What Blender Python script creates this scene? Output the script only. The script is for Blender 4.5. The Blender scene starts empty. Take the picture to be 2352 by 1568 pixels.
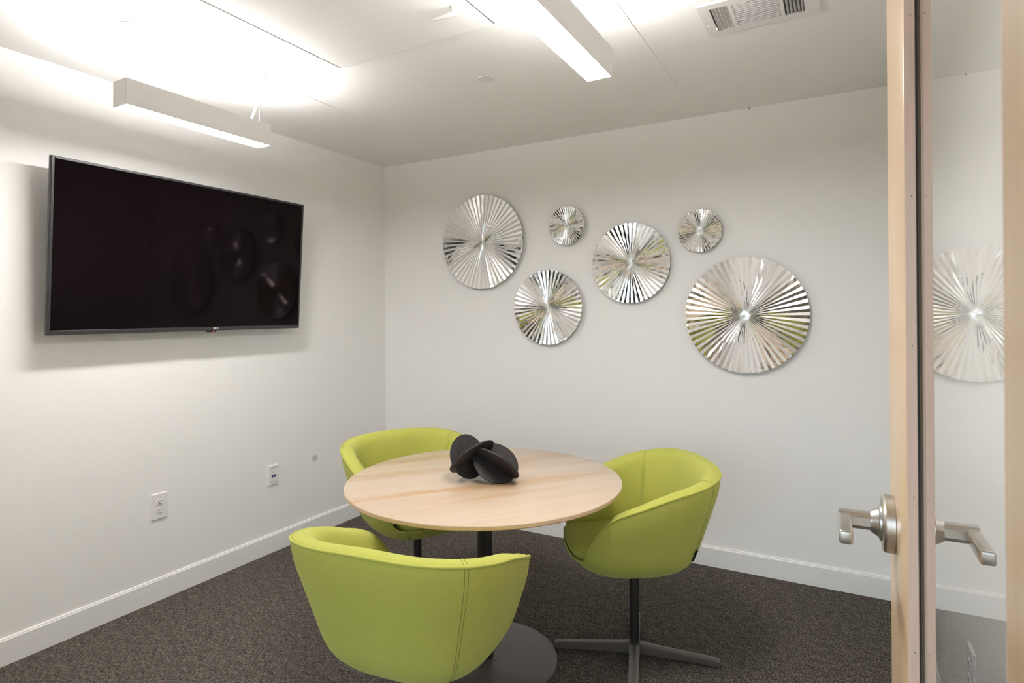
import bpy, bmesh, math, random
import numpy as np
from mathutils import Vector, Matrix
random.seed(7)
SC = bpy.context.scene
COL = SC.collection
PI = math.pi
R_ = math.radians

# ------------------------------------------------------------------ camera
FPX, PPY = 1365.687, 719.794          # focal length and principal row in a 2352x1568 frame
CAM = Vector((2.899, -3.335, 1.369))
yaw, pitch, roll = -0.50526, 0.00091, -0.00728
F = Vector((math.sin(yaw)*math.cos(pitch), math.cos(yaw)*math.cos(pitch), math.sin(pitch)))
Rr = Vector((math.cos(yaw), -math.sin(yaw), 0)); U = Rr.cross(F)
R2 = Rr*math.cos(roll) + U*math.sin(roll); U2 = -Rr*math.sin(roll) + U*math.cos(roll)
cd = bpy.data.cameras.new('camera'); cam = bpy.data.objects.new('camera', cd); COL.objects.link(cam)
cam.matrix_world = Matrix(((R2.x, U2.x, -F.x, CAM.x), (R2.y, U2.y, -F.y, CAM.y), (R2.z, U2.z, -F.z, CAM.z), (0, 0, 0, 1)))
cd.sensor_width = 36; cd.lens = FPX*36/2352; cd.shift_y = (PPY-784)/2352
cd.clip_start = 0.01; cd.clip_end = 100
cd.dof.use_dof = True; cd.dof.focus_distance = 2.3; cd.dof.aperture_fstop = 9.0
SC.camera = cam

# ------------------------------------------------------------------ world, exposure
SC.view_settings.view_transform = 'Standard'
SC.view_settings.look = 'None'
SC.view_settings.exposure = 0.26
SC.view_settings.gamma = 1.0
SC.view_settings.use_curve_mapping = False
LAMP_DOWN, LAMP_UP, SKY = 96.0, 108.0, 3.4
LAMP_COL = (1.0, 0.968, 0.95)
wd = bpy.data.worlds.new('World'); SC.world = wd; wd.use_nodes = True
wn = wd.node_tree; wn.nodes.clear()
wo = wn.nodes.new('ShaderNodeOutputWorld'); wb = wn.nodes.new('ShaderNodeBackground')
wt = wn.nodes.new('ShaderNodeTexCoord'); ws = wn.nodes.new('ShaderNodeSeparateXYZ'); wr = wn.nodes.new('ShaderNodeValToRGB')
wm = wn.nodes.new('ShaderNodeMath'); wm.operation = 'MULTIPLY_ADD'; wm.inputs[1].default_value = .5; wm.inputs[2].default_value = .5
wn.links.new(wt.outputs['Generated'], ws.inputs[0]); wn.links.new(ws.outputs['Z'], wm.inputs[0]); wn.links.new(wm.outputs[0], wr.inputs[0])
e = wr.color_ramp.elements
e[0].position = .47; e[0].color = (.22, .22, .20, 1); e[1].position = .52; e[1].color = (.70, .85, 1.0, 1)
wn.links.new(wr.outputs[0], wb.inputs['Color']); wb.inputs['Strength'].default_value = SKY
wn.links.new(wb.outputs[0], wo.inputs['Surface'])
SC.cycles.max_bounces = 10; SC.cycles.diffuse_bounces = 6; SC.cycles.glossy_bounces = 5
SC.cycles.transparent_max_bounces = 12; SC.cycles.sample_clamp_indirect = 6.0
SC.cycles.use_denoising = True

# ------------------------------------------------------------------ helpers
def prop(o, label=None, cat=None, group=None, kind=None):
    if label: o['label'] = label
    if cat: o['category'] = cat
    if group: o['group'] = group
    if kind: o['kind'] = kind
    return o
def empty(name, loc=(0, 0, 0), rotz=0.0, **k):
    o = bpy.data.objects.new(name, None); COL.objects.link(o)
    o.location = loc; o.rotation_euler = (0, 0, rotz); o.empty_display_size = .05
    return prop(o, **k)
def link(name, bm, mats, parent=None, smooth=False, **k):
    me = bpy.data.meshes.new(name); bm.normal_update(); bm.to_mesh(me); bm.free()
    for m in (mats if isinstance(mats, (list, tuple)) else [mats]): me.materials.append(getattr(m, "m", m))
    if smooth:
        for p in me.polygons: p.use_smooth = True
        if smooth != 'all': me.set_sharp_from_angle(angle=R_(smooth if smooth is not True else 40))
    o = bpy.data.objects.new(name, me); COL.objects.link(o)
    if parent: o.parent = parent
    return prop(o, **k)
def box(bm, a, b, bevel=0, seg=2, mat=0):
    x0, y0, z0 = [min(a[i], b[i]) for i in range(3)]; x1, y1, z1 = [max(a[i], b[i]) for i in range(3)]
    vs = [bm.verts.new(p) for p in ((x0,y0,z0),(x1,y0,z0),(x1,y1,z0),(x0,y1,z0),(x0,y0,z1),(x1,y0,z1),(x1,y1,z1),(x0,y1,z1))]
    fs = [bm.faces.new([vs[i] for i in f]) for f in ((3,2,1,0),(4,5,6,7),(0,1,5,4),(1,2,6,5),(2,3,7,6),(3,0,4,7))]
    for f in fs: f.material_index = mat
    if bevel:
        es = list({e for f in fs for e in f.edges})
        r = bmesh.ops.bevel(bm, geom=es, offset=bevel, segments=seg, profile=.5, affect='EDGES')
        for f in r['faces']: f.material_index = mat
    return vs
def grid(bm, rows, close_u=False, close_v=False, mat=0):
    """rows: list of lists of points -> quads"""
    V = [[bm.verts.new(p) for p in r] for r in rows]
    nr, nc = len(V), len(V[0])
    for i in range(nr if close_v else nr-1):
        for j in range(nc if close_u else nc-1):
            q = [V[i][j], V[i][(j+1) % nc], V[(i+1) % nr][(j+1) % nc], V[(i+1) % nr][j]]
            f = bm.faces.new(q); f.material_index = mat
    return V
def lathe(bm, prof, seg=48, c=(0, 0, 0), axis='z', mat=0):
    """prof: (radius, height) list; radius 0 ends are closed"""
    def P(r, h, a):
        x, y = r*math.cos(a), r*math.sin(a)
        if axis == 'z': return (c[0]+x, c[1]+y, c[2]+h)
        if axis == 'y': return (c[0]+x, c[1]+h, c[2]+y)
        return (c[0]+h, c[1]+x, c[2]+y)
    rings = []
    for r, h in prof:
        if r < 1e-7: rings.append([bm.verts.new(P(0, h, 0))])
        else: rings.append([bm.verts.new(P(r, h, 2*PI*k/seg)) for k in range(seg)])
    for A, B in zip(rings, rings[1:]):
        for k in range(seg):
            k2 = (k+1) % seg
            if len(A) == 1 and len(B) == 1: continue
            if len(A) == 1: f = bm.faces.new((A[0], B[k], B[k2]))
            elif len(B) == 1: f = bm.faces.new((A[k], A[k2], B[0]))
            else: f = bm.faces.new((A[k], A[k2], B[k2], B[k]))
            f.material_index = mat
    bmesh.ops.recalc_face_normals(bm, faces=bm.faces)
def tube(bm, pts, rad, seg=8, caps=True, mat=0, closed=False):
    pts = [Vector(p) for p in pts]; n = len(pts); rings = []
    up = None
    for i, p in enumerate(pts):
        if closed: t = (pts[(i+1) % n]-pts[i-1])
        else: t = pts[min(i+1, n-1)]-pts[max(i-1, 0)]
        t.normalize()
        if up is None:
            up = Vector((0, 0, 1)) if abs(t.z) < .9 else Vector((1, 0, 0))
        s = t.cross(up); 
        if s.length < 1e-6: s = t.orthogonal()
        s.normalize(); up = s.cross(t).normalized()
        r = rad[i] if isinstance(rad, (list, tuple)) else rad
        rings.append([bm.verts.new(p + (s*math.cos(2*PI*k/seg)+up*math.sin(2*PI*k/seg))*r) for k in range(seg)])
    for i in range(n if closed else n-1):
        A, B = rings[i], rings[(i+1) % n]
        for k in range(seg):
            f = bm.faces.new((A[k], A[(k+1) % seg], B[(k+1) % seg], B[k])); f.material_index = mat
    if caps and not closed:
        bm.faces.new(rings[0][::-1]).material_index = mat; bm.faces.new(rings[-1]).material_index = mat
def pchip(xs, ys, x):
    xs = np.asarray(xs, float); ys = np.asarray(ys, float); h = np.diff(xs); d = np.diff(ys)/h; m = np.zeros(len(xs))
    for i in range(1, len(xs)-1):
        if d[i-1]*d[i] > 0:
            w1 = 2*h[i]+h[i-1]; w2 = h[i]+2*h[i-1]; m[i] = (w1+w2)/(w1/d[i-1]+w2/d[i])
    k = np.clip(np.searchsorted(xs, x)-1, 0, len(xs)-2); t = (x-xs[k])/h[k]
    return (1+2*t)*(1-t)**2*ys[k]+t*(1-t)**2*h[k]*m[k]+t*t*(3-2*t)*ys[k+1]+t*t*(t-1)*h[k]*m[k+1]

# ------------------------------------------------------------------ materials
class Mat:
    def __init__(s, name, col=(.8, .8, .8), rough=.5, metal=0.0, **k):
        s.m = bpy.data.materials.new(name); s.m.use_nodes = True; s.t = s.m.node_tree
        s.b = s.t.nodes['Principled BSDF']
        s.b.inputs['Base Color'].default_value = (*col, 1); s.b.inputs['Roughness'].default_value = rough
        s.b.inputs['Metallic'].default_value = metal
        for kk, v in k.items(): s.b.inputs[kk].default_value = v
    def n(s, typ, **k):
        nd = s.t.nodes.new(typ)
        for kk, v in k.items():
            if kk in nd.inputs.keys() if hasattr(nd.inputs, 'keys') else False: nd.inputs[kk].default_value = v
            else: setattr(nd, kk, v)
        return nd
    def l(s, a, b): s.t.links.new(a, b)
    def coord(s, scale=(1, 1, 1), rot=(0, 0, 0), out='Object', loc=(0, 0, 0)):
        tc = s.n('ShaderNodeTexCoord'); mp = s.n('ShaderNodeMapping')
        mp.inputs['Scale'].default_value = scale; mp.inputs['Location'].default_value = loc
        src = tc.outputs[out]
        if any(rot):                       # turn first, stretch after
            m0 = s.n('ShaderNodeMapping'); m0.inputs['Rotation'].default_value = rot; s.l(src, m0.inputs[0]); src = m0.outputs[0]
        s.l(src, mp.inputs[0]); return mp.outputs[0]
    def noise(s, vec, scale, detail=2, rough=.5, dist=0):
        nd = s.n('ShaderNodeTexNoise'); nd.inputs['Scale'].default_value = scale; nd.inputs['Detail'].default_value = detail
        nd.inputs['Roughness'].default_value = rough; nd.inputs['Distortion'].default_value = dist; s.l(vec, nd.inputs['Vector']); return nd.outputs['Fac']
    def ramp(s, fac, stops):
        nd = s.n('ShaderNodeValToRGB'); s.l(fac, nd.inputs[0]); el = nd.color_ramp.elements
        while len(el) < len(stops): el.new(.5)
        for q, (p, c) in zip(el, stops): q.position = p; q.color = (*c, 1) if len(c) == 3 else c
        return nd.outputs[0]
    def bump(s, h, strength=.2, dist=.001):
        nd = s.n('ShaderNodeBump'); nd.inputs['Strength'].default_value = strength; nd.inputs['Distance'].default_value = dist
        s.l(h, nd.inputs['Height']); s.l(nd.outputs[0], s.b.inputs['Normal']); return nd
    def mix(s, a, b, fac, mode='MIX'):
        nd = s.n('ShaderNodeMixRGB'); nd.blend_type = mode
        for i, v in ((0, fac), (1, a), (2, b)):
            if isinstance(v, (int, float)): nd.inputs[i].default_value = v
            elif isinstance(v, tuple): nd.inputs[i].default_value = (*v, 1)
            else: s.l(v, nd.inputs[i])
        return nd.outputs[0]
    def color(s, sock): s.l(sock, s.b.inputs['Base Color'])

def paint(name, col, rough=.6, bump=.12):
    m = Mat(name, col, rough); v = m.coord(); m.bump(m.noise(v, 260, 3), bump, .0006); return m
WALLC = (.88, .868, .845)
M_wall = paint('wall_paint', WALLC, .45)
M_ceil = paint('ceiling_paint', (.925, .917, .90), .7)
M_base = paint('baseboard_paint', (.85, .84, .82), .35, .04)
# left wall: a round patch of touched-up paint low down near the corner
M_wl = paint('wall_paint_left', WALLC, .45)
g = M_wl.n('ShaderNodeTexCoord'); vm = M_wl.n('ShaderNodeVectorMath'); vm.operation = 'DISTANCE'; vm.inputs[1].default_value = (0, -.668, .473)
M_wl.l(g.outputs['Object'], vm.inputs[0])
sp = M_wl.ramp(vm.outputs['Value'], [(.017, (.60, .57, .50)), (.025, WALLC)]); M_wl.color(sp)

M_carpet = Mat('carpet_loop', (.08, .07, .06), .95)
v = M_carpet.coord((1, 1, 1)); vs = M_carpet.coord((260, 95, 1), (0, 0, R_(8)))
n1 = M_carpet.noise(v, 240, 2, .6); n2 = M_carpet.noise(vs, 0.8, 2, .6); n3 = M_carpet.noise(v, 30, 3)
f1 = M_carpet.mix(n1, n2, .5); f2 = M_carpet.mix(f1, n3, .12)
M_carpet.color(M_carpet.ramp(f2, [(.38, (.017, .0145, .012)), (.5, (.070, .060, .051)), (.62, (.225, .198, .167))]))
M_carpet.bump(f1, .9, .006); M_carpet.b.inputs['Specular IOR Level'].default_value = .1

def fabric(name, col):
    m = Mat(name, col, .9); v = m.coord(); n = m.noise(v, 420, 2, .65); n2 = m.noise(v, 60, 2)
    w = m.coord((1, 1, 1), (0, R_(45), R_(30))); wv = m.n('ShaderNodeTexWave'); wv.inputs['Scale'].default_value = 230; wv.inputs['Distortion'].default_value = 1.2; m.l(w, wv.inputs[0])
    h = m.mix(n, wv.outputs['Fac'], .35)
    d = tuple(c*.86 for c in col); l = tuple(min(1, c*1.12) for c in col)
    m.color(m.ramp(m.mix(h, n2, .2), [(.25, d), (.75, l)])); m.bump(h, .35, .0008)
    m.b.inputs['Sheen Weight'].default_value = .25; m.b.inputs['Sheen Roughness'].default_value = .5
    m.b.inputs['Sheen Tint'].default_value = (.9, 1, .5, 1); m.b.inputs['Specular IOR Level'].default_value = .15
    return m
M_lime = fabric('lime_wool', (.408, .412, .084))
M_thread = Mat('dark_thread', (.19, .20, .04), .9)
M_tag = Mat('black_tag', (.01, .01, .012), .6)
M_black = Mat('black_metal', (.018, .016, .015), .32, 0.0); 
v = M_black.coord(); M_black.bump(M_black.noise(v, 900, 2), .08, .0003)
M_bronze = Mat('taupe_powder_coat', (.072, .062, .055), .38); v = M_bronze.coord(); M_bronze.bump(M_bronze.noise(v, 1200, 2), .1, .0003)

def wood(name, stops, axis, rot=0.0, rough=.35, fine=1.0, streak=None):
    """grain along 'axis' (0 x, 1 y, 2 z) of the object"""
    m = Mat(name, (.7, .5, .35), rough)
    sc = [14.0*fine]*3; sc[axis] = .9*fine; s2 = [130.0*fine]*3; s2[axis] = 3.0
    v = m.coord(tuple(sc), (0, 0, rot)); v2 = m.coord(tuple(s2), (0, 0, rot))
    a = m.noise(v, 1, 4, .55, .6); b = m.noise(v2, 1, 3, .6)
    f = m.mix(a, b, .30); c = m.ramp(f, stops)
    if streak:
        s3 = [7.0]*3; s3[axis] = .8; v3 = m.coord(tuple(s3), (0, 0, rot), loc=(.3, .1, 0)); q = m.noise(v3, 1.0, 4, .55, .3)
        c = m.mix(c, streak, m.ramp(q, [(.52, (0, 0, 0)), (.63, (.9, .9, .9))]))
    m.color(c); m.bump(f, .06, .0004); m.b.inputs['Coat Weight'].default_value = .25; m.b.inputs['Coat Roughness'].default_value = .25
    return m
M_maple = wood('maple_top', [(.25, (.49, .365, .25)), (.5, (.55, .43, .32)), (.75, (.585, .47, .36))], 0, R_(-52), .3, 1, (.47, .30, .155))
M_edge = wood('maple_edge', [(.25, (.55, .37, .20)), (.75, (.68, .48, .28))], 0, 0, .35)
M_door = wood('maple_door', [(.25, (.62, .42, .24)), (.5, (.72, .51, .31)), (.75, (.78, .58, .38))], 2, 0, .28)
M_stop = wood('maple_stop', [(.3, (.60, .40, .30)), (.5, (.74, .54, .43)), (.7, (.82, .63, .52))], 2, 0, .35, 2.0)

M_disc = Mat('hammered_silver', (.90, .90, .895), .13, 1.0); v = M_disc.coord(); M_disc.bump(M_disc.noise(v, 75, 2, .5), .30, .0010)
M_discback = Mat('silver_back', (.5, .5, .5), .3, 1.0)
M_steel = Mat('satin_nickel', (.62, .60, .57), .28, 1.0); v = M_steel.coord((600, 30, 30)); M_steel.bump(M_steel.noise(v, 1, 2), .05, .0003)
M_blackwood = Mat('black_stained_wood', (.022, .018, .018), .55); M_blackwood.b.inputs['Specular IOR Level'].default_value = .3; v = M_blackwood.coord((30, 260, 30)); nb = M_blackwood.noise(v, 1, 3)
M_blackwood.color(M_blackwood.ramp(nb, [(.3, (.014, .012, .012)), (.7, (.040, .034, .034))])); M_blackwood.bump(nb, .25, .0008)
M_lampbody = paint('white_lamp_enamel', (.93, .925, .915), .35, .02)
def emit(name, strength, col):
    m = bpy.data.materials.new(name); m.use_nodes = True; t = m.node_tree; t.nodes.clear()
    o = t.nodes.new('ShaderNodeOutputMaterial'); e = t.nodes.new('ShaderNodeEmission'); e.inputs[0].default_value = (*col, 1); e.inputs[1].default_value = strength
    t.links.new(e.outputs[0], o.inputs[0]); return m
M_down = emit('lamp_diffuser_down', LAMP_DOWN, LAMP_COL); M_up = emit('lamp_diffuser_up', LAMP_UP, LAMP_COL)
M_led = emit('standby_led', 6, (1, .05, .04))
M_white = paint('white_plastic', (.80, .785, .765), .3, .02)
M_slot = Mat('dark_slot', (.02, .02, .02), .8)
M_grey = Mat('grey_duct', (.10, .095, .09), .8)
M_screen = Mat('black_screen', (.0014, .0007, .0009), .06); M_screen.b.inputs['Specular IOR Level'].default_value = .13; M_screen.b.inputs['Specular Tint'].default_value = (1, .72, .76, 1)
M_bezel = Mat('charcoal_bezel', (.020, .021, .023), .30)
M_tvback = Mat('tv_back', (.012, .012, .013), .5)
M_logo = Mat('logo_silver', (.75, .75, .75), .3)
M_jack = Mat('blue_jack', (.012, .11, .30), .4)
M_ink = Mat('grey_ink', (.34, .33, .31), .7)
M_wire = Mat('steel_wire', (.55, .54, .52), .35, 1.0)

def glass_mat():
    m = bpy.data.materials.new('clear_glass'); m.use_nodes = True; t = m.node_tree; t.nodes.clear()
    o = t.nodes.new('ShaderNodeOutputMaterial'); mx = t.nodes.new('ShaderNodeMixShader'); tr = t.nodes.new('ShaderNodeBsdfTransparent'); gl = t.nodes.new('ShaderNodeBsdfGlossy')
    gl.inputs['Roughness'].default_value = 0.0; gl.inputs['Color'].default_value = (1, 1, 1, 1); tr.inputs['Color'].default_value = (.96, .975, .965, 1)
    fr = t.nodes.new('ShaderNodeFresnel'); ge = t.nodes.new('ShaderNodeNewGeometry'); mr = t.nodes.new('ShaderNodeMapRange')
    mr.inputs[3].default_value = 1.5; mr.inputs[4].default_value = 1/1.5      # same reflectance seen from either side
    t.links.new(ge.outputs['Backfacing'], mr.inputs[0]); t.links.new(mr.outputs[0], fr.inputs['IOR'])
    a = t.nodes.new('ShaderNodeMath'); a.operation = 'ADD'; a.inputs[1].default_value = 1; d = t.nodes.new('ShaderNodeMath'); d.operation = 'MULTIPLY'; d.inputs[1].default_value = 2
    q = t.nodes.new('ShaderNodeMath'); q.operation = 'DIVIDE'                  # both faces of the pane together: 2R/(1+R)
    t.links.new(fr.outputs[0], a.inputs[0]); t.links.new(fr.outputs[0], d.inputs[0]); t.links.new(d.outputs[0], q.inputs[0]); t.links.new(a.outputs[0], q.inputs[1])
    t.links.new(q.outputs[0], mx.inputs[0]); t.links.new(tr.outputs[0], mx.inputs[1]); t.links.new(gl.outputs[0], mx.inputs[2]); t.links.new(mx.outputs[0], o.inputs[0])
    return m
def clear_mat():
    m = bpy.data.materials.new('clear_glass_far_face'); m.use_nodes = True; t = m.node_tree; t.nodes.clear()
    o = t.nodes.new('ShaderNodeOutputMaterial'); tr = t.nodes.new('ShaderNodeBsdfTransparent'); t.links.new(tr.outputs[0], o.inputs[0]); return m
M_clear = clear_mat()
def pane(name, a, b, parent):
    """glass sheet across local y; its front (+y) face carries the sheet's whole reflection"""
    bm = bmesh.new(); box(bm, a, b, mat=1); y1 = max(a[1], b[1])
    for f in bm.faces:
        if all(abs(v.co.y-y1) < 1e-6 for v in f.verts): f.material_index = 0
    return link(name, bm, [M_glass, M_clear], parent)
M_glass = glass_mat()

# ------------------------------------------------------------------ room shell
H = 2.44; XR = 3.19; YF = -3.12; YC = -3.24; YH = -4.7; XL2, XR2 = -1.2, 5.0; T = .12
def struct(name, boxes, m, **k):
    bm = bmesh.new()
    for b in boxes: box(bm, *b)
    return link(name, bm, m, kind='structure', **k)
struct('floor', [((XL2-T, YH-T, -.1), (XR2+T, T, 0))], M_carpet)
struct('ceiling', [((XL2-T, YH-T, H), (XR2+T, T, H+.1))], M_ceil)
struct('wall_left', [((-T, YC, 0), (0, T, H))], M_wl)
struct('wall_back', [((0, 0, 0), (XR+T, T, H))], M_wall)
struct('wall_right', [((XR, YC, 0), (XR+T, 0, H))], M_wall)
DX0, DX1, DH = 2.062, 3.000, 2.12            # clear door opening
SX0, SX1, SZ0, SZ1 = 1.34, 1.96, .10, 2.12   # glazed side screen beside the door
struct('wall_front', [((0, YC, 0), (SX0, YF, H)), ((SX0, YC, 0), (SX1, YF, SZ0)), ((SX0, YC, SZ1), (DX1+.04, YF, H)),
                      ((SX1, YC, 0), (DX0-.04, YF, SZ1)), ((DX0-.04, YC, DH+.04), (DX1+.04, YF, SZ1)), ((DX1+.04, YC, 0), (XR, YF, H))], M_wall)
# corridor outside the doorway
struct('wall_corridor', [((XL2-T, YC, 0), (-T, YC+T, H)), ((XR+T, YC, 0), (XR2+T, YC+T, H)), ((XL2-T, YH, 0), (XL2, YC, H)), ((XR2, YH, 0), (XR2+T, YC, H)),
                         ((XL2, YH-T, 0), (XR2, YH, .15)), ((XL2, YH-T, 2.35), (XR2, YH, H)), ((XL2, YH-T, .15), (-.8, YH, 2.35)), ((4.8, YH-T, .15), (XR2, YH, 2.35))], M_wall)
# corridor window
w = empty('window_2', (2.0, YH-.06, .15), kind='structure')
bm = bmesh.new()
for k in range(5): x = -2.8+1.4*k; box(bm, (x-.03 if k else x, -.04, 0), (x+.03 if k < 4 else x, .04, 2.2))
for z in (0, 2.15): box(bm, (-2.8, -.04, z), (2.8, .04, z+.05))
link('window_frame', bm, M_white, w)
pane('pane', (-2.8, -.003, .05), (2.8, .003, 2.15), w)
# side screen
w = empty('window_1', (SX0, YF, SZ0), kind='structure'); wx, wz = SX1-SX0, SZ1-SZ0
bm = bmesh.new()
for a, b in (((0, -T, 0), (.06, .012, wz)), ((wx-.06, -T, 0), (wx, .012, wz)), ((.06, -T, 0), (wx-.06, .012, .06)), ((.06, -T, wz-.06), (wx-.06, .012, wz))): box(bm, a, b, .003, 1)
link('window_frame', bm, M_door, w)
pane('pane', (.06, -.064, .06), (wx-.06, -.056, wz-.06), w)
# door frame (jambs and head)
bm = bmesh.new()
box(bm, (DX0-.04, YC-.012, 0), (DX0, YF+.012, DH+.04), .002, 1); box(bm, (DX1, YC-.012, 0), (DX1+.04, YF+.012, DH+.04), .002, 1); box(bm, (DX0, YC-.012, DH), (DX1, YF+.012, DH+.04), .002, 1)
link('trim_1', bm, M_door, kind='structure')
# baseboards: flat board with a small eased top
HB = .1076
def baseboard(name, a, b, n):
    a, b, n = Vector(a), Vector(b), Vector(n); prof = [(0, 0), (.012, 0), (.012, HB-.010), (.009, HB-.006), (.0085, HB-.002), (.006, HB), (0, HB)]
    bm = bmesh.new(); L = [bm.verts.new(a+n*o+Vector((0, 0, z))) for o, z in prof]; Rr_ = [bm.verts.new(b+n*o+Vector((0, 0, z))) for o, z in prof]
    for i in range(len(prof)):
        j = (i+1) % len(prof); bm.faces.new((L[i], L[j], Rr_[j], Rr_[i]))
    bm.faces.new(L[::-1]); bm.faces.new(Rr_); bmesh.ops.recalc_face_normals(bm, faces=bm.faces)
    return link(name, bm, M_base, kind='structure')
baseboard('baseboard_left', (0, YF, 0), (0, 0, 0), (1, 0, 0))
baseboard('baseboard_back', (0.012, 0, 0), (XR, 0, 0), (0, -1, 0))
baseboard('baseboard_right', (XR, 0, 0), (XR, YF, 0), (-1, 0, 0))
baseboard('baseboard_front', (0, YF, 0), (SX0, YF, 0), (0, 1, 0))
# joints in the ceiling board: hairline ridges running front to back
bm = bmesh.new(); box(bm, (.620, -1.47, H-.003), (.626, -.45, H+.001)); link('trim_2', bm, M_ceil, kind='structure')
bm = bmesh.new(); box(bm, (2.224, -2.6, H-.0055), (2.232, -.50, H+.001)); link('trim_3', bm, M_ceil, kind='structure')
bm = bmesh.new(); lathe(bm, [(0, -.002), (.004, -.001), (.004, .001), (0, .001)], 12, (2.488, -.012, H-.006), 'y')
link('nail_head', bm, M_slot, label='tiny dark nail head where back wall meets ceiling, above the largest right-hand disc', cat='nail')

# ------------------------------------------------------------------ glazed door standing open against the right wall
dd = R_(-1.0); HX, HY = 2.99809, -3.10691
door = empty('door_1', (HX, HY, 0), R_(91.0), kind='structure', label='open maple door with a tall glass pane and satin lever handle', cat='door')
Y0, Y1, DT = -.015, .015, 2.10            # local: x along the leaf, y out into the room, glass face at y = 0
def dpart(name, a, b, m, bev=.0025, **k):
    bm = bmesh.new(); box(bm, a, b, bev, 2); return link(name, bm, m, door, smooth=30, **k)
dpart('hinge_stile', (0.0, Y0, .012), (.2015, Y1, DT), M_door)
dpart('latch_stile', (.6835, Y0, .012), (.914, Y1, DT), M_door)
dpart('bottom_rail', (.2015, Y0, .012), (.6835, Y1, .26), M_door)
dpart('top_rail', (.2015, Y0, DT-.16), (.6835, Y1, DT), M_door)
pane('glass_pane', (.1985, -.003, .257), (.6865, 0, DT-.157), door)
bm = bmesh.new()
for y0, y1 in ((.0003, .0027), (-.0057, -.0033)):
    for a, b in (((.2015, .26), (.2040, DT-.16)), ((.6813, .26), (.6835, DT-.16)), ((.204, .26), (.6813, .2625)), ((.204, DT-.1625), (.6813, DT-.16))):
        box(bm, (a[0], y0, a[1]), (b[0], y1, b[1]))
link('gasket', bm, M_slot, door)
bm = bmesh.new()
for y0, y1 in ((.0027, .0146), (-.0146, -.0057)):
    for a, b in (((.6810, .26), (.6835, DT-.16)), ((.2015, .26), (.2035, DT-.16))): box(bm, (a[0], y0, a[1]), (b[0], y1, b[1]), .0006, 1)
link('glazing_stop', bm, M_stop, door)
for zz in (1.745, 1.515, 1.325, 1.132, .935):
    bm = bmesh.new(); lathe(bm, [(0, -.0002), (.0008, -.0002), (.0008, .0002), (0, .0002)], 8, (.6809, .0075, zz), 'x'); link('nail_hole', bm, M_slot, door)
def lever(side):
    s = 1 if side > 0 else -1; f = Y1 if s > 0 else Y0; tx, tz = .853, 1.043
    P = lambda o: f + s*o
    bm = bmesh.new()
    lathe(bm, [(0, P(0)), (.0425, P(0)), (.0435, P(.001)), (.0435, P(.0125)), (.041, P(.0155)), (.030, P(.0175)), (0, P(.0175))], 56, (tx, 0, tz), 'y')
    rose = link('rose', bm, M_steel, None, smooth=30)
    bm = bmesh.new()
    lathe(bm, [(.028, P(.016)), (.027, P(.0195)), (.022, P(.021)), (.0205, P(.0235)), (.0165, P(.030)), (.016, P(.0315)), (0, P(.0315))], 40, (tx, 0, tz), 'y')
    # shank, hex-like, out from the door
    pr = [(-.013, -.006), (-.013, .006), (-.007, .0125), (.007, .0125), (.013, .006), (.013, -.006), (.007, -.0125), (-.007, -.0125)]
    grid(bm, [[(tx+a, P(o), tz+b) for a, b in pr] for o in (.029, .060, .074)], close_u=True)
    V = [bm.verts.new((tx+a, P(.074), tz+b)) for a, b in pr]; bm.faces.new(V)
    # blade running back towards the hinge
    box(bm, (tx-.098, P(.0575), tz-.0095), (tx+.011, P(.0755), tz+.010), .0035, 3)
    bmesh.ops.recalc_face_normals(bm, faces=bm.faces)
    lv = link('lever_handle', bm, M_steel, door, smooth=35, label='satin nickel lever handle on a round rose')
    rose.parent = lv
lever(1); lever(-1)

# ------------------------------------------------------------------ television on the left wall
tv = empty('television', (.115, -1.5057, 1.658), label='large black wall-mounted flat screen television on the left wall', cat='television')
TW, TH = 1.2795, .727
tilt = math.atan2(.05, TH)
tv.rotation_euler = (0, tilt, 0)      # top leans into the room
bm = bmesh.new()
box(bm, (-.020, -TW/2, -TH/2), (-.001, TW/2, TH/2), .004, 2)
for a, b in (((-.002, -TW/2+.002, -TH/2+.002), (.004, -TW/2+.0125, TH/2-.002)), ((-.002, TW/2-.0125, -TH/2+.002), (.004, TW/2-.002, TH/2-.002)),
             ((-.002, -TW/2+.0125, TH/2-.0125), (.004, TW/2-.0125, TH/2-.002)), ((-.002, -TW/2+.0125, -TH/2+.002), (.004, TW/2-.0125, -TH/2+.020))): box(bm, a, b, .0015, 1)
link('bezel', bm, M_bezel, tv, smooth=30)
bm = bmesh.new(); box(bm, (-.001, -TW/2+.012, -TH/2+.019), (.0012, TW/2-.012, TH/2-.012)); link('screen', bm, M_screen, tv)
bm = bmesh.new(); box(bm, (-.052, -TW/2+.20, -TH/2+.06), (-.019, TW/2-.20, TH/2-.20), .01, 2); link('back_cover', bm, M_tvback, tv, smooth=30)
bm = bmesh.new(); box(bm, (-.075, -.2, -.15), (-.051, .2, .12), .003, 1); box(bm, (-.104, -.17, -.1), (-.074, .17, .08), .003, 1); link('wall_bracket', bm, M_tvback, tv)
SY = .095   # sensor and logo sit right of centre as seen
bm = bmesh.new()
Vt = [(-.012, -.030), (-.012, .030), (.002, .024), (.002, -.024)]
top = [bm.verts.new((x, SY-.012+y, -TH/2+.001)) for x, y in Vt]; bot = [bm.verts.new((x*.7, SY-.012+y*.72, -TH/2-.0075)) for x, y in Vt]
for i in range(4): bm.faces.new((top[i], top[(i+1) % 4], bot[(i+1) % 4], bot[i]))
bm.faces.new(bot); bm.faces.new(top[::-1]); bmesh.ops.recalc_face_normals(bm, faces=bm.faces)
sens = link('sensor_pod', bm, M_tvback, tv)
bm = bmesh.new(); lathe(bm, [(0, 0), (.0022, 0), (.0018, .0009), (0, .0012)], 16, (.0022, SY-.004, -TH/2-.0028), 'x'); link('standby_light', bm, M_led, sens, smooth='all', label='glowing red standby light')
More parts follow.
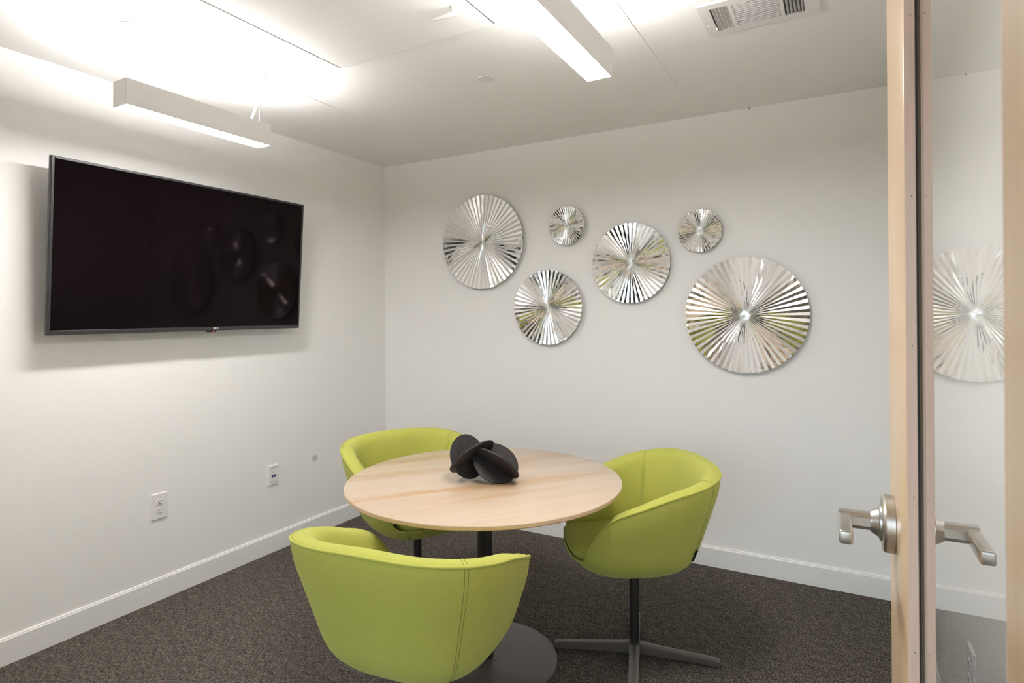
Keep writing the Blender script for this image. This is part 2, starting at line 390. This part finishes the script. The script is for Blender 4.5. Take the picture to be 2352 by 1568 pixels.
cu = bpy.data.curves.new('logo', 'FONT'); cu.body = 'LG'; cu.size = .0125; cu.extrude = .0002; cu.offset = .0003
to = bpy.data.objects.new('logo_text', cu); COL.objects.link(to)
bpy.context.view_layer.update()
me = bpy.data.meshes.new_from_object(to.evaluated_get(bpy.context.evaluated_depsgraph_get())); bpy.data.objects.remove(to)
bm = bmesh.new(); bm.from_mesh(me)
Mx = Matrix(((0, 0, 1, .0043), (1, 0, 0, SY+.0075), (0, 1, 0, -TH/2+.0075), (0, 0, 0, 1)))
bm.transform(Mx)
lathe(bm, [(.0030, 0), (.0058, 0), (.0058, .0004), (.0030, .0004), (.0030, 0)], 28, (.0041, SY, -TH/2+.0115), 'x')
lathe(bm, [(0, 0), (.0016, 0), (.0016, .0004), (0, .0004)], 12, (.0041, SY-.0014, -TH/2+.0125), 'x')
box(bm, (.0041, SY-.0004, -TH/2+.0085), (.0045, SY+.0004, -TH/2+.0135)); box(bm, (.0041, SY-.0004, -TH/2+.0085), (.0045, SY+.003, -TH/2+.0093))
link('maker_mark', bm, M_logo, tv, label='pale round mark and two letters on the lower bezel')

# ------------------------------------------------------------------ wall plates
def plate(name, loc, rotz, w, h, label, group=None):
    o = empty(name, loc, rotz, label=label, cat='outlet', group=group)
    bm = bmesh.new()
    rows = [(0, 0), (0, .0025), (.0035, .0058), (.006, .0066)]
    V = [[(-w/2+i, -y, -h/2+i), (w/2-i, -y, -h/2+i), (w/2-i, -y, h/2-i), (-w/2+i, -y, h/2-i)] for i, y in rows]
    G = grid(bm, V, close_u=True); bm.faces.new(G[-1]); bmesh.ops.recalc_face_normals(bm, faces=bm.faces)
    link('cover_plate', bm, M_white, o); return o
def duplex(loc, rotz, w, h, label, group=None):
    o = plate('power_outlet', loc, rotz, w, h, label, group); y = -.0066
    for zc in (.0205, -.0205):
        bm = bmesh.new(); pts = []
        for k in range(32):
            a = 2*PI*k/32; x, z = .0178*math.cos(a), .0178*math.sin(a); pts.append((x, max(-.0142, min(.0142, z))))
        grid(bm, [[(x, y, zc+z) for x, z in pts], [(x, y-.0018, zc+z) for x, z in pts], [(x*.9, y-.0026, zc+z*.9) for x, z in pts]], close_u=True)
        bm.faces.new([bm.verts.new((x*.9, y-.0026, zc+z*.9)) for x, z in pts]); bmesh.ops.recalc_face_normals(bm, faces=bm.faces)
        rc = link('receptacle', bm, M_white, o)
        bm = bmesh.new()
        box(bm, (-.0078, y-.0029, zc-.001), (-.0054, y-.0024, zc+.0085)); box(bm, (.0054, y-.0029, zc+.0005), (.0078, y-.0024, zc+.0085))
        lathe(bm, [(0, y-.0029), (.0027, y-.0029), (.0027, y-.0024), (0, y-.0024)], 12, (0, 0, zc-.0078), 'y')
        link('contact_slot', bm, M_slot, rc)
    bm = bmesh.new(); lathe(bm, [(0, y-.0014), (.0022, y-.001), (.003, y), (0, y)], 12, (0, 0, 0), 'y'); link('screw', bm, M_white, o)
    return o
duplex((0, -1.6445, .4515), R_(90), .079, .128, 'white duplex power outlet low on the left wall beneath the television')
duplex((1.582, 0, .440), 0, .079, .128, 'white power outlet on the back wall half hidden by the right-hand chair')
duplex((XR, -1.425, .437), R_(-90), .079, .128, 'white outlet on the right wall seen faintly through the door glass')
o = plate('data_outlet', (0, -.984, .444), R_(90), .072, .118, 'white data wall plate with two blue jacks on the left wall')
o['category'] = 'data outlet'
y = -.0066
for x in (-.0075, .0095):
    bm = bmesh.new(); box(bm, (x-.0068, y-.0012, -.0125), (x+.0068, y+.001, .003), .0006, 1); j = link('jack', bm, M_jack, o, label='blue network jack')
    bm = bmesh.new(); box(bm, (x-.0042, y-.0014, -.010), (x+.0042, y-.0011, -.002)); link('port', bm, M_slot, j)
bm = bmesh.new(); vv = [bm.verts.new(p) for p in ((-.0125, y-.0004, .0175), (-.0035, y-.0004, .0175), (-.0095, y-.0004, .0115))]; bm.faces.new(vv); link('arrow_mark', bm, M_slot, o)
for zc in (.043, -.040):
    bm = bmesh.new()
    for a, b in (((-.022, zc-.0062), (.022, zc-.0052)), ((-.022, zc+.0052), (.022, zc+.0062)), ((-.022, zc-.0062), (-.021, zc+.0062)), ((.021, zc-.0062), (.022, zc+.0062)), ((-.008, zc-.0012), (.010, zc+.0012))):
        box(bm, (a[0], y-.0004, a[1]), (b[0], y-.0001, b[1]))
    link('label_window', bm, M_ink, o)

# ------------------------------------------------------------------ pleated silver wall discs
def wall_disc(x, z, r, ribs, label, rot=0.0, tip=(0, 0), seed=1):
    rnd = random.Random(seed)
    o = empty('wall_disc', (x, 0, z), label=label, cat='wall decor', group='pleated silver wall discs')
    if tip != (0, 0): pass
    bm = bmesh.new(); n = ribs*2; base = .024
    radii = [r*t for t in (.06, .12, .2, .3, .4, .5, .6, .7, .8, .9, .97, 1.0)]
    prof = lambda t: base + .010*t + .012*math.exp(-(t/.12)**2)*0
    rows = []
    jit = [rnd.uniform(-.12, .12) for _ in range(n)]
    for rr in radii:
        t = rr/r; amp = .0112*(PI*r/n)*(t**.95)/.05 + .0004
        row = []
        for k in range(n):
            a = 2*PI*(k + jit[k]*.6)/n + rot
            d = (amp if k % 2 else -amp) + rnd.uniform(-.0004, .0004)*t**.5
            q = rr*(1+rnd.uniform(-.004, .004)*(rr == r))
            row.append((q*math.cos(a), -(prof(t)+d), q*math.sin(a)))
        rows.append(row)
    V = grid(bm, rows, close_u=True)
    c = bm.verts.new((0, -(prof(0)+.001), 0))
    for k in range(n): bm.faces.new((c, V[0][k], V[0][(k+1) % n]))
    # backing so the sheet has thickness
    bk = [[bm.verts.new((v.co.x*s, v.co.y+.0022, v.co.z*s)) for v in V[-1]] for s in (1.0,)][0]
    for k in range(n): bm.faces.new((V[-1][k], V[-1][(k+1) % n], bk[(k+1) % n], bk[k]))
    cb = bm.verts.new((0, -.020, 0))
    for k in range(n):
        f = bm.faces.new((cb, bk[(k+1) % n], bk[k])); f.material_index = 1
    bmesh.ops.recalc_face_normals(bm, faces=bm.faces)
    link('pleated_face', bm, [M_disc, M_discback], o)
    bm = bmesh.new(); lathe(bm, [(0, -.0195), (.03, -.0195), (.03, 0), (0, 0)], 20, (0, 0, 0), 'y'); link('wall_spacer', bm, M_discback, o)
    return o
DISCS = [(.850, 1.840, .305, 54, 'large pleated silver disc at upper left of the wall group, nearest the corner'),
         (1.451, 1.901, .117, 44, 'smallest pleated silver disc high on the wall, with a bright middle'),
         (1.320, 1.408, .229, 48, 'medium pleated silver disc lowest in the left half of the wall group'),
         (1.846, 1.656, .229, 50, 'medium pleated silver disc in the centre of the wall group'),
         (2.235, 1.812, .116, 46, 'small pleated silver disc directly above the largest right-hand disc'),
         (2.461, 1.356, .304, 56, 'largest pleated silver disc at the lower right end of the wall group')]
for i, (x, z, r, n, lb) in enumerate(DISCS): wall_disc(x, z, r, n, lb, .3*i, seed=11+i)

# ------------------------------------------------------------------ ceiling things
def pendant(x, y0, y1, label):
    o = empty('pendant_light', (x, (y0+y1)/2, H), label=label, cat='light', group='white linear pendant lights')
    L = (y1-y0)/2; z0, z1 = 2.135-H, 2.230-H; w = .0435
    bm = bmesh.new()
    for s in (-1, 1): box(bm, (s*w, -L, z0), (s*(w-.003), L, z1), .0008, 1)
    for s in (-1, 1): box(bm, (-w+.003, s*L, z0), (w-.003, s*(L-.003), z1), .0008, 1)
    box(bm, (-w+.003, -L+.003, (z0+z1)/2-.002), (w-.003, L-.003, (z0+z1)/2+.002))
    link('housing', bm, M_lampbody, o)
    bm = bmesh.new(); box(bm, (-w+.0032, -L+.0032, z0+.0008), (w-.0032, L-.0032, z0+.004)); link('lower_diffuser', bm, M_down, o, label='glowing lower diffuser')
    bm = bmesh.new(); box(bm, (-w+.0032, -L+.0032, z1-.005), (w-.0032, L-.0032, z1-.0008)); link('upper_diffuser', bm, M_up, o, label='glowing upper diffuser')
    for yy in (-L+.03, L-.03):
        bm = bmesh.new(); lathe(bm, [(0, 0), (.030, 0), (.029, -.006), (.022, -.010), (.006, -.011), (.005, -.024), (0, -.024)], 32, (.012, yy, 0)); cp = link('canopy', bm, M_lampbody, o, smooth=30)
        bm = bmesh.new(); tube(bm, [(.012, yy, -.02), (.004, yy, z1+.012)], .0009, 6); link('suspension_wire', bm, M_wire, o)
        bm = bmesh.new(); tube(bm, [(.004, yy, z1-.006), (.004, yy, z1+.010), (.004, yy, z1+.016)], [.0035, .0035, .0018], 10); link('wire_gripper', bm, M_steel, o)
    yy = L-.03
    bm = bmesh.new(); tube(bm, [(.014, yy+.004, -.02), (.016, yy-.003, -.06), (.012, yy-.004, -.10), (-.004, yy-.018, -.15), (-.012, yy-.030, -.19), (-.014, yy-.034, z1-.006)], .0045, 8); link('power_cord', bm, M_white, o, smooth='all')
pendant(.6135, -2.134, -1.513, 'short white linear pendant light hanging above the television')
pendant(2.2125, -2.11, -1.490, 'white linear pendant light nearest the camera, left of the ceiling vent')

bm = bmesh.new(); lathe(bm, [(0, 0), (.040, 0), (.0395, -.0025), (.0375, -.003), (.037, -.0022), (0, -.0022)], 48, (0, 0, 0))
o = link('smoke_detector', bm, M_white, smooth=30, label='small flat round white cover plate in the middle of the ceiling', cat='ceiling cover'); o.location = (1.492, -1.017, H)
o.name = 'sprinkler_cover'

# big square panel with slots down two sides
px0, px1, py0, py1 = 1.010, 1.841, -2.275, -1.443
o = empty('ceiling_panel', ((px0+px1)/2, (py0+py1)/2, H), label='large white square panel framed flush in the ceiling between the two lights', cat='ceiling panel'); hw = (px1-px0)/2
bm = bmesh.new()
def ring(s0, z0, s1, z1): 
    A = [(-s0, -s0, z0), (s0, -s0, z0), (s0, s0, z0), (-s0, s0, z0)]; B = [(-s1, -s1, z1), (s1, -s1, z1), (s1, s1, z1), (-s1, s1, z1)]
    grid(bm, [A, B], close_u=True)
ring(hw, 0, hw, -.002); ring(hw, -.002, hw-.026, -.020); ring(hw-.026, -.020, hw-.030, -.020); ring(hw-.030, -.020, hw-.030, 0)
bmesh.ops.recalc_face_normals(bm, faces=bm.faces); link('frame', bm, M_ceil, o)
bm = bmesh.new(); box(bm, (-hw+.041, -hw+.033, -.022), (hw-.041, hw-.0325, -.002), .0015, 1); link('panel', bm, M_ceil, o)
bm = bmesh.new()
for s in (-1, 1): box(bm, (s*(hw-.030), -hw+.03, -.004), (s*(hw-.041), hw-.031, -.0005))
link('air_slot', bm, M_slot, o)
bm = bmesh.new(); cx_, cy_ = 1.752-(px0+px1)/2, -1.655-(py0+py1)/2
lathe(bm, [(.016, -.0215), (.015, -.023), (.0095, -.025), (.009, -.036), (.012, -.043), (.010, -.050), (0, -.052)], 24, (cx_, cy_, 0))
rows = []
for q, wd_, th in ((-.0155, .003, .002), (-.013, .008, .005), (-.006, .0115, .0075), (.006, .012, .008), (.03, .0105, .0075), (.055, .0080, .0058), (.078, .005, .0038), (.089, .0028, .002), (.092, .001, .0008)):
    zc = -.047 - .010*(q/.09)
    rows.append([(cx_-q*.97, cy_-q*.20+wd_*math.cos(2*PI*k/12), zc+th*math.sin(2*PI*k/12)) for k in range(12)])
G = grid(bm, rows, close_u=True); bm.faces.new(G[0]); bm.faces.new(G[-1]); bmesh.ops.recalc_face_normals(bm, faces=bm.faces)
link('latch_handle', bm, M_white, o, smooth='all', label='white turn handle with a tapered blade')

# supply register
vx0, vx1, vy0, vy1 = 2.464, 2.842, -1.205, -.957
o = empty('air_vent', ((vx0+vx1)/2, (vy0+vy1)/2, H), label='white louvred air register in the ceiling by the door', cat='vent'); ax, ay = (vx1-vx0)/2, (vy1-vy0)/2
bm = bmesh.new(); fi = .034
XA, XB, XC, XD, XE, XF = -ax+.036, -ax+.096, -ax+.109, -ax+.257, -ax+.269, -ax+.331     # left bank, middle bank, right bank
for a, b in (((-ax, -ay), (XA, ay)), ((XF, -ay), (ax, ay)), ((XA, -ay), (XF, -ay+fi)), ((XA, ay-fi), (XF, ay)), ((XB, -ay+fi), (XC, ay-fi)), ((XD, -ay+fi), (XE, ay-fi))):
    box(bm, (a[0], a[1], -.009), (b[0], b[1], -.004))
grid(bm, [[(-ax-.004, -ay-.004, 0), (ax+.004, -ay-.004, 0), (ax+.004, ay+.004, 0), (-ax-.004, ay+.004, 0)], [(-ax, -ay, -.009), (ax, -ay, -.009), (ax, ay, -.009), (-ax, ay, -.009)]], close_u=True)
link('frame', bm, M_white, o)
bm = bmesh.new(); box(bm, (XA-.002, -ay+.032, -.0008), (XF+.002, ay-.032, 0)); link('duct_throat', bm, M_grey, o)
def slat(p, along, sgn, L, w, th):
    """a bent slat running along x or y: leans by w over the depth of the register"""
    bm = bmesh.new(); A = []
    for t in (0, .35, .7, 1): A.append((sgn*w*(t**1.5-.35), -.0098+.0090*t))
    prof = A + [(q+th, z) for q, z in A[::-1]]
    f = (lambda e: [(p[0]+q, p[1]+e*L/2, z) for q, z in prof]) if along == 'y' else (lambda e: [(p[0]+e*L/2, p[1]+q, z) for q, z in prof])
    G = grid(bm, [f(-1), f(1)], close_u=True); bm.faces.new(G[0]); bm.faces.new(G[1]); bmesh.ops.recalc_face_normals(bm, faces=bm.faces)
    link('louvre', bm, M_white, o)
for k in range(5):
    slat((XA+.010+k*.0118, 0), 'y', 1, 2*ay-2*fi, .009, .0012)
    slat((XE+.008+k*.0118, 0), 'y', 1, 2*ay-2*fi, .0045, .0012)
for k in range(13): slat(((XC+XD)/2, -ay+fi+.004+k*(2*ay-2*fi-.010)/12), 'x', 1, XD-XC, .005, .0042)
bm = bmesh.new(); lathe(bm, [(0, -.013), (.004, -.012), (.005, -.009), (0, -.009)], 16, (-ax+.012, .035, 0)); link('screw', bm, M_white, o, smooth=40)
bm = bmesh.new(); box(bm, (-ax+.034, .062, -.018), (-ax+.041, .075, -.009), .001, 1); box(bm, (-ax+.036, .045, -.0095), (-ax+.039, .060, -.0089)); link('damper_lever', bm, M_white, o)

# ------------------------------------------------------------------ round table
TX, TY, TZ, TR = 1.6535, -1.3195, .718, .5395
o = empty('round_table', (TX, TY, 0), label='round maple-topped meeting table on a single dark pedestal', cat='table')
bm = bmesh.new(); lathe(bm, [(0, TZ), (TR-.003, TZ), (TR-.0008, TZ-.0008), (TR, TZ-.003)], 160); 
top_ = link('table_top', bm, [M_maple], o, smooth=30)
bm = bmesh.new(); lathe(bm, [(TR, TZ-.003), (TR, TZ-.013), (TR-.004, TZ-.017), (TR-.05, TZ-.024), (0, TZ-.024)], 160); link('edge_band', bm, M_edge, o, smooth=30)
bm = bmesh.new(); lathe(bm, [(0, TZ-.0245), (.17, TZ-.0245), (.17, TZ-.030), (.05, TZ-.038), (.031, TZ-.05), (.031, .012), (0, .012)], 48); link('column', bm, M_black, o, smooth=35)
bm = bmesh.new(); lathe(bm, [(0, .0135), (.05, .0135), (.05, .012), (.2805, .010), (.284, .0085), (.285, .006), (.285, 0), (0, 0)], 128); link('base_plate', bm, M_bronze, o, smooth=30)

# ------------------------------------------------------------------ sculpture: four interlocked black discs
def sculpture(cx, cy, d_img):
    ray = (Vector((cx, cy, TZ+.07))-CAM).normalized(); er = Vector((R2.x, R2.y, 0)); er = (er - ray*er.dot(ray)).normalized(); eu = er.cross(ray).normalized(); et = -ray
    o = empty('sculpture', (cx, cy, TZ), label='black sculpture of interlocking oval discs on the table', cat='sculpture')
    S = .000163
    # (image centre x, y, in-picture normal x, y(up), towards-viewer part, radius along, radius across)
    discs = [(735, 690, .64, .17, .75, 540, 540, .0), (1415, 850, .30, .53, .79, 575, 560, .0), (840, 690, .55, -.79, .25, 640, 600, .0), (1420, 852, -.52, -.81, .26, 640, 600, .0)]
    depth = [-.012, .010, .016, .037]
    bms = []
    for (ix, iy, nx, ny, nt, ra, rb, _), dp in zip(discs, depth):
        n = (er*nx+eu*ny+et*nt).normalized()
        c = er*(ix-1140)*S + eu*(780-iy)*S + et*dp
        u = n.cross(Vector((0, 0, 1))).normalized(); w = n.cross(u).normalized()
        bm = bmesh.new(); th = .0035; rows = []
        for q, h in ((0.0, th), (.97, th), (.99, th*.8), (1, th*.2), (1, -th*.2), (.99, -th*.8), (.97, -th), (0.0, -th)):
            rows.append([c + u*(math.cos(a)*ra*S*max(q, .001)) + w*(math.sin(a)*rb*S*max(q, .001)) + n*h for a in [2*PI*k/72 for k in range(72)]])
        grid(bm, rows, close_u=True); bmesh.ops.recalc_face_normals(bm, faces=bm.faces); bms.append(bm)
    zmin = min(v.co.z for bm in bms for v in bm.verts)
    for bm in bms:
        bmesh.ops.translate(bm, verts=bm.verts, vec=(0, 0, -zmin+.0003)); link('oval_disc', bm, M_blackwood, o, smooth=30)
    return o
sculpture(1.664, -1.335, 0)

# ------------------------------------------------------------------ lime tub chairs
NODES = [0, 25, 38, 50, 65, 85, 110, 145, 180]
ZN = [.440, .440, .452, .548, .640, .683, .730, .764, .772]
ZB, RC, SL, EX, EB, EF, NP = .374, .25, .305, 1.023, .953, 1.072, 2.865
NTH = 180
THS = np.linspace(-PI, PI, NTH, endpoint=False)
ZR = pchip(NODES, ZN, np.abs(np.degrees(THS)))
def planf(th):
    s, c = abs(math.sin(th)), math.cos(th); b = EB if c < 0 else EF
    return ((s/EX)**NP + (abs(c)/b)**NP)**(-1/NP)
def prof_r(z):
    t = min(1, max(0, (z-ZB)/.12)); return RC+.012+SL*(z-ZB-.12)-.075*(1-t)**3.2
SEAT = .470
def outer(th, zr, s):
    z = ZB+(zr-ZB)*s; r = prof_r(z)*planf(th); return Vector((r*math.sin(th), r*math.cos(th), z))
def column_pts(th, zr):
    """outer wall bottom to rim, padded roll, inner wall down to below the cushion"""
    P = []
    k = min(1, max(0, (zr-.44)/.12)); k = max(.18, k*k*(3-2*k))      # the padding thins out where the arms run down to the lip
    for s in (0, .02, .05, .09, .14, .2, .27, .35, .45, .55, .65, .75, .85, .93, 1):
        p = outer(th, zr, s); rp = math.hypot(p.x, p.y); q = max(0, (p.z-zr+.085)/.085)
        if rp > 0: p.x -= p.x/rp*.013*k*q*q; p.y -= p.y/rp*.013*k*q*q
        P.append(p)
    rim = P[-1]; rr = math.hypot(rim.x, rim.y); d = Vector((rim.x/rr, rim.y/rr, 0))
    def off(i, z): return d*(rr-i*k) + Vector((0, 0, zr+z*k))
    roll = [(.006, .0045), (.016, .008), (.030, .0095), (.044, .007), (.056, .000), (.066, -.012), (.074, -.029), (.080, -.052)]
    P += [off(i, z) for i, z in roll]
    zin = .425; zs = zr-.052*k
    r0 = rr-.080*k; r1 = (prof_r(SEAT)-.058)*planf(th)
    r1 = min(r1, r0)
    for t in (.25, .5, .75, 1.0):
        z = zs+(zin-zs)*t if zs > zin else zs-.004*t
        r = r0+(r1-r0)*(t**.8); P.append(d*r+Vector((0, 0, z)))
    return P
def at_angle(deg):
    th = R_(deg); th = (th+PI) % (2*PI)-PI; zr = float(pchip(NODES, ZN, np.array([abs(math.degrees(th))]))[0]); return th, zr
def tub_chair(shell_xy, facing, base_xy, base_rot, seams, tag_deg, label):
    o = empty('tub_chair', (shell_xy[0], shell_xy[1], 0), -facing, label=label, cat='chair', group='lime green swivel chairs around the table')
    cols = [column_pts(th, zr) for th, zr in zip(THS, ZR)]
    bm = bmesh.new(); n = len(cols[0])
    V = grid(bm, [[c[i] for c in cols] for i in range(n)], close_u=True)
    for idx, z in ((0, ZB-.004), (n-1, .42)):
        c = bm.verts.new((0, 0, z))
        for k in range(NTH):
            a, b = V[idx][k], V[idx][(k+1) % NTH]; bm.faces.new((c, a, b))
    bmesh.ops.recalc_face_normals(bm, faces=bm.faces)
    link('shell', bm, M_lime, o, smooth='all')
    # seat cushion: fills the tub and bulges over the front lip
    bm = bmesh.new(); rows = []
    for q, z in ((.86, .424), (.925, .430), (.965, .440), (.988, .452), (.985, .464), (.95, .475), (.88, .481), (.7, .486), (.4, .489), (.12, .490)):
        row = []
        for th in THS:
            a = abs(math.degrees(th)); w = max(0, min(1, (a-24)/34)); w = w*w*(3-2*w)
            rf = (prof_r(.44)+.004)*planf(th); ri = (prof_r(SEAT)-.062)*planf(th); r = rf*(1-w)+ri*w
            lift = .010*(1-w)
            row.append((r*q*math.sin(th), r*q*math.cos(th), z+.004+lift*(1 if z > .43 else 0)))
        rows.append(row)
    V = grid(bm, rows, close_u=True)
    for idx in (0, -1):
        c = bm.verts.new((0, 0, V[idx][0].co.z))
        for k in range(NTH): bm.faces.new((c, V[idx][k], V[idx][(k+1) % NTH]))
    bmesh.ops.recalc_face_normals(bm, faces=bm.faces)
    cu_ = link('seat_cushion', bm, M_lime, o, smooth='all')
    bm = bmesh.new()
    for i in (2, 4): tube(bm, [Vector(rows[i][j])*1.0+Vector((math.sin(THS[j]), math.cos(THS[j]), 0))*.0006 for j in range(NTH) if abs(math.degrees(THS[j])) < 46], .00055, 5)
    link('cushion_seam', bm, M_thread, cu_)
    # welt round the rim
    bm = bmesh.new(); pts = [c[14]+Vector((0, 0, .002)) for c in cols]; tube(bm, pts, .0042, 8, closed=True); link('welt', bm, M_lime, o, smooth='all', label='raised seam following the rim')
    # stitching
    bm = bmesh.new()
    pts = []
    for c in cols:
        r = Vector((c[14].x, c[14].y, 0)).normalized(); pts.append(c[14]*.35+c[15]*.65-r*.004+Vector((0, 0, .0012)))
    tube(bm, pts, .00055, 5, closed=True)
    for deg, dbl, o0, o1 in seams:
        th, zr = at_angle(deg)
        for dd_ in ((-1, 1) if dbl else (0,)):
            c = column_pts(th+dd_*.014, zr); r = Vector((math.sin(th), math.cos(th), 0))
            P = [c[i] + (r*.0006 if i < 15 else (Vector((0, 0, .0008)) if i < 21 else -r*.0008)) for i in range(len(c))]
            tube(bm, P[o0:o1], .00055, 5)
    link('stitching', bm, M_thread, o, label='dark green seam stitching')
    th, zr = at_angle(tag_deg); a = outer(th, zr, .22); b = outer(th, zr, .34); r = Vector((math.sin(th), math.cos(th), 0)); tt = Vector((r.y, -r.x, 0))
    bm = bmesh.new(); q = [a-r*.002, a+r*.010+tt*.004, b+r*.010+tt*.004, b-r*.002]
    A = [bm.verts.new(p-tt*.0006) for p in q]; B = [bm.verts.new(p+tt*.0006) for p in q]
    bm.faces.new(A[::-1]); bm.faces.new(B)
    for i in range(4): bm.faces.new((A[i], A[(i+1) % 4], B[(i+1) % 4], B[i]))
    link('fabric_tag', bm, M_tag, o, label='small black sewn-in tag')
    # swivel base; expressed in the chair's own frame
    inv = Matrix.Rotation(facing, 4, 'Z'); off = inv @ Vector((base_xy[0]-shell_xy[0], base_xy[1]-shell_xy[1], 0))
    bx, by = off.x, off.y
    bm = bmesh.new(); lathe(bm, [(0, .395), (.09, .395), (.09, .374), (.075, .366), (.019, .358), (.019, .060), (.0235, .056), (.0245, .048), (.0245, .020), (0, .020)], 32, (bx, by, 0)); link('column', bm, M_black, o, smooth=35)
    for k in range(4):
        ang = base_rot+facing+k*PI/2; d = Vector((math.cos(ang), math.sin(ang), 0)); s = Vector((-d.y, d.x, 0)); bm = bmesh.new(); rows = []
        for q, w, zt, zb in ((.012, .021, .056, .018), (.03, .021, .054, .020), (.06, .0195, .050, .020), (.20, .0185, .036, .012), (.295, .0175, .027, .003), (.319, .0175, .022, .000), (.323, .0165, .019, .001)):
            c = Vector((bx, by, 0))+d*q; e = min(.004, (zt-zb)*.3)
            rows.append([c+s*w+Vector((0, 0, zb)), c+s*w+Vector((0, 0, zt-e)), c+s*(w-.005)+Vector((0, 0, zt)), c-s*(w-.005)+Vector((0, 0, zt)), c-s*w+Vector((0, 0, zt-e)), c-s*w+Vector((0, 0, zb))])
        G = grid(bm, rows, close_u=True); bm.faces.new(G[0]); bm.faces.new(G[-1]); bmesh.ops.recalc_face_normals(bm, faces=bm.faces)
        link('leg', bm, M_bronze, o, smooth=40)
    return o
FULL = (2, 26)
tub_chair((2.151, -1.022), R_(236.4), (2.168, -1.020), R_(16), [(119, True, 2, 26), (231, False, 2, 22), (-30, False, 1, 14), (30, True, 1, 14)], 231, 'lime green tub chair at right of the table with its four-armed base in view')
tub_chair((1.806, -1.926), R_(-7.3), (1.806, -1.926), R_(30), [(132, True, 1, 22), (246, False, 2, 15), (-30, False, 1, 14), (30, True, 1, 14)], 246, 'lime green tub chair nearest the camera, back turned, hiding the table base')
tub_chair((1.147, -1.103), R_(120.3), (1.147, -1.103), R_(15), [(235, True, 2, 26), (121, False, 12, 24), (-30, False, 1, 14), (30, True, 1, 14)], 150, 'lime green tub chair farthest back, in the corner behind the table')
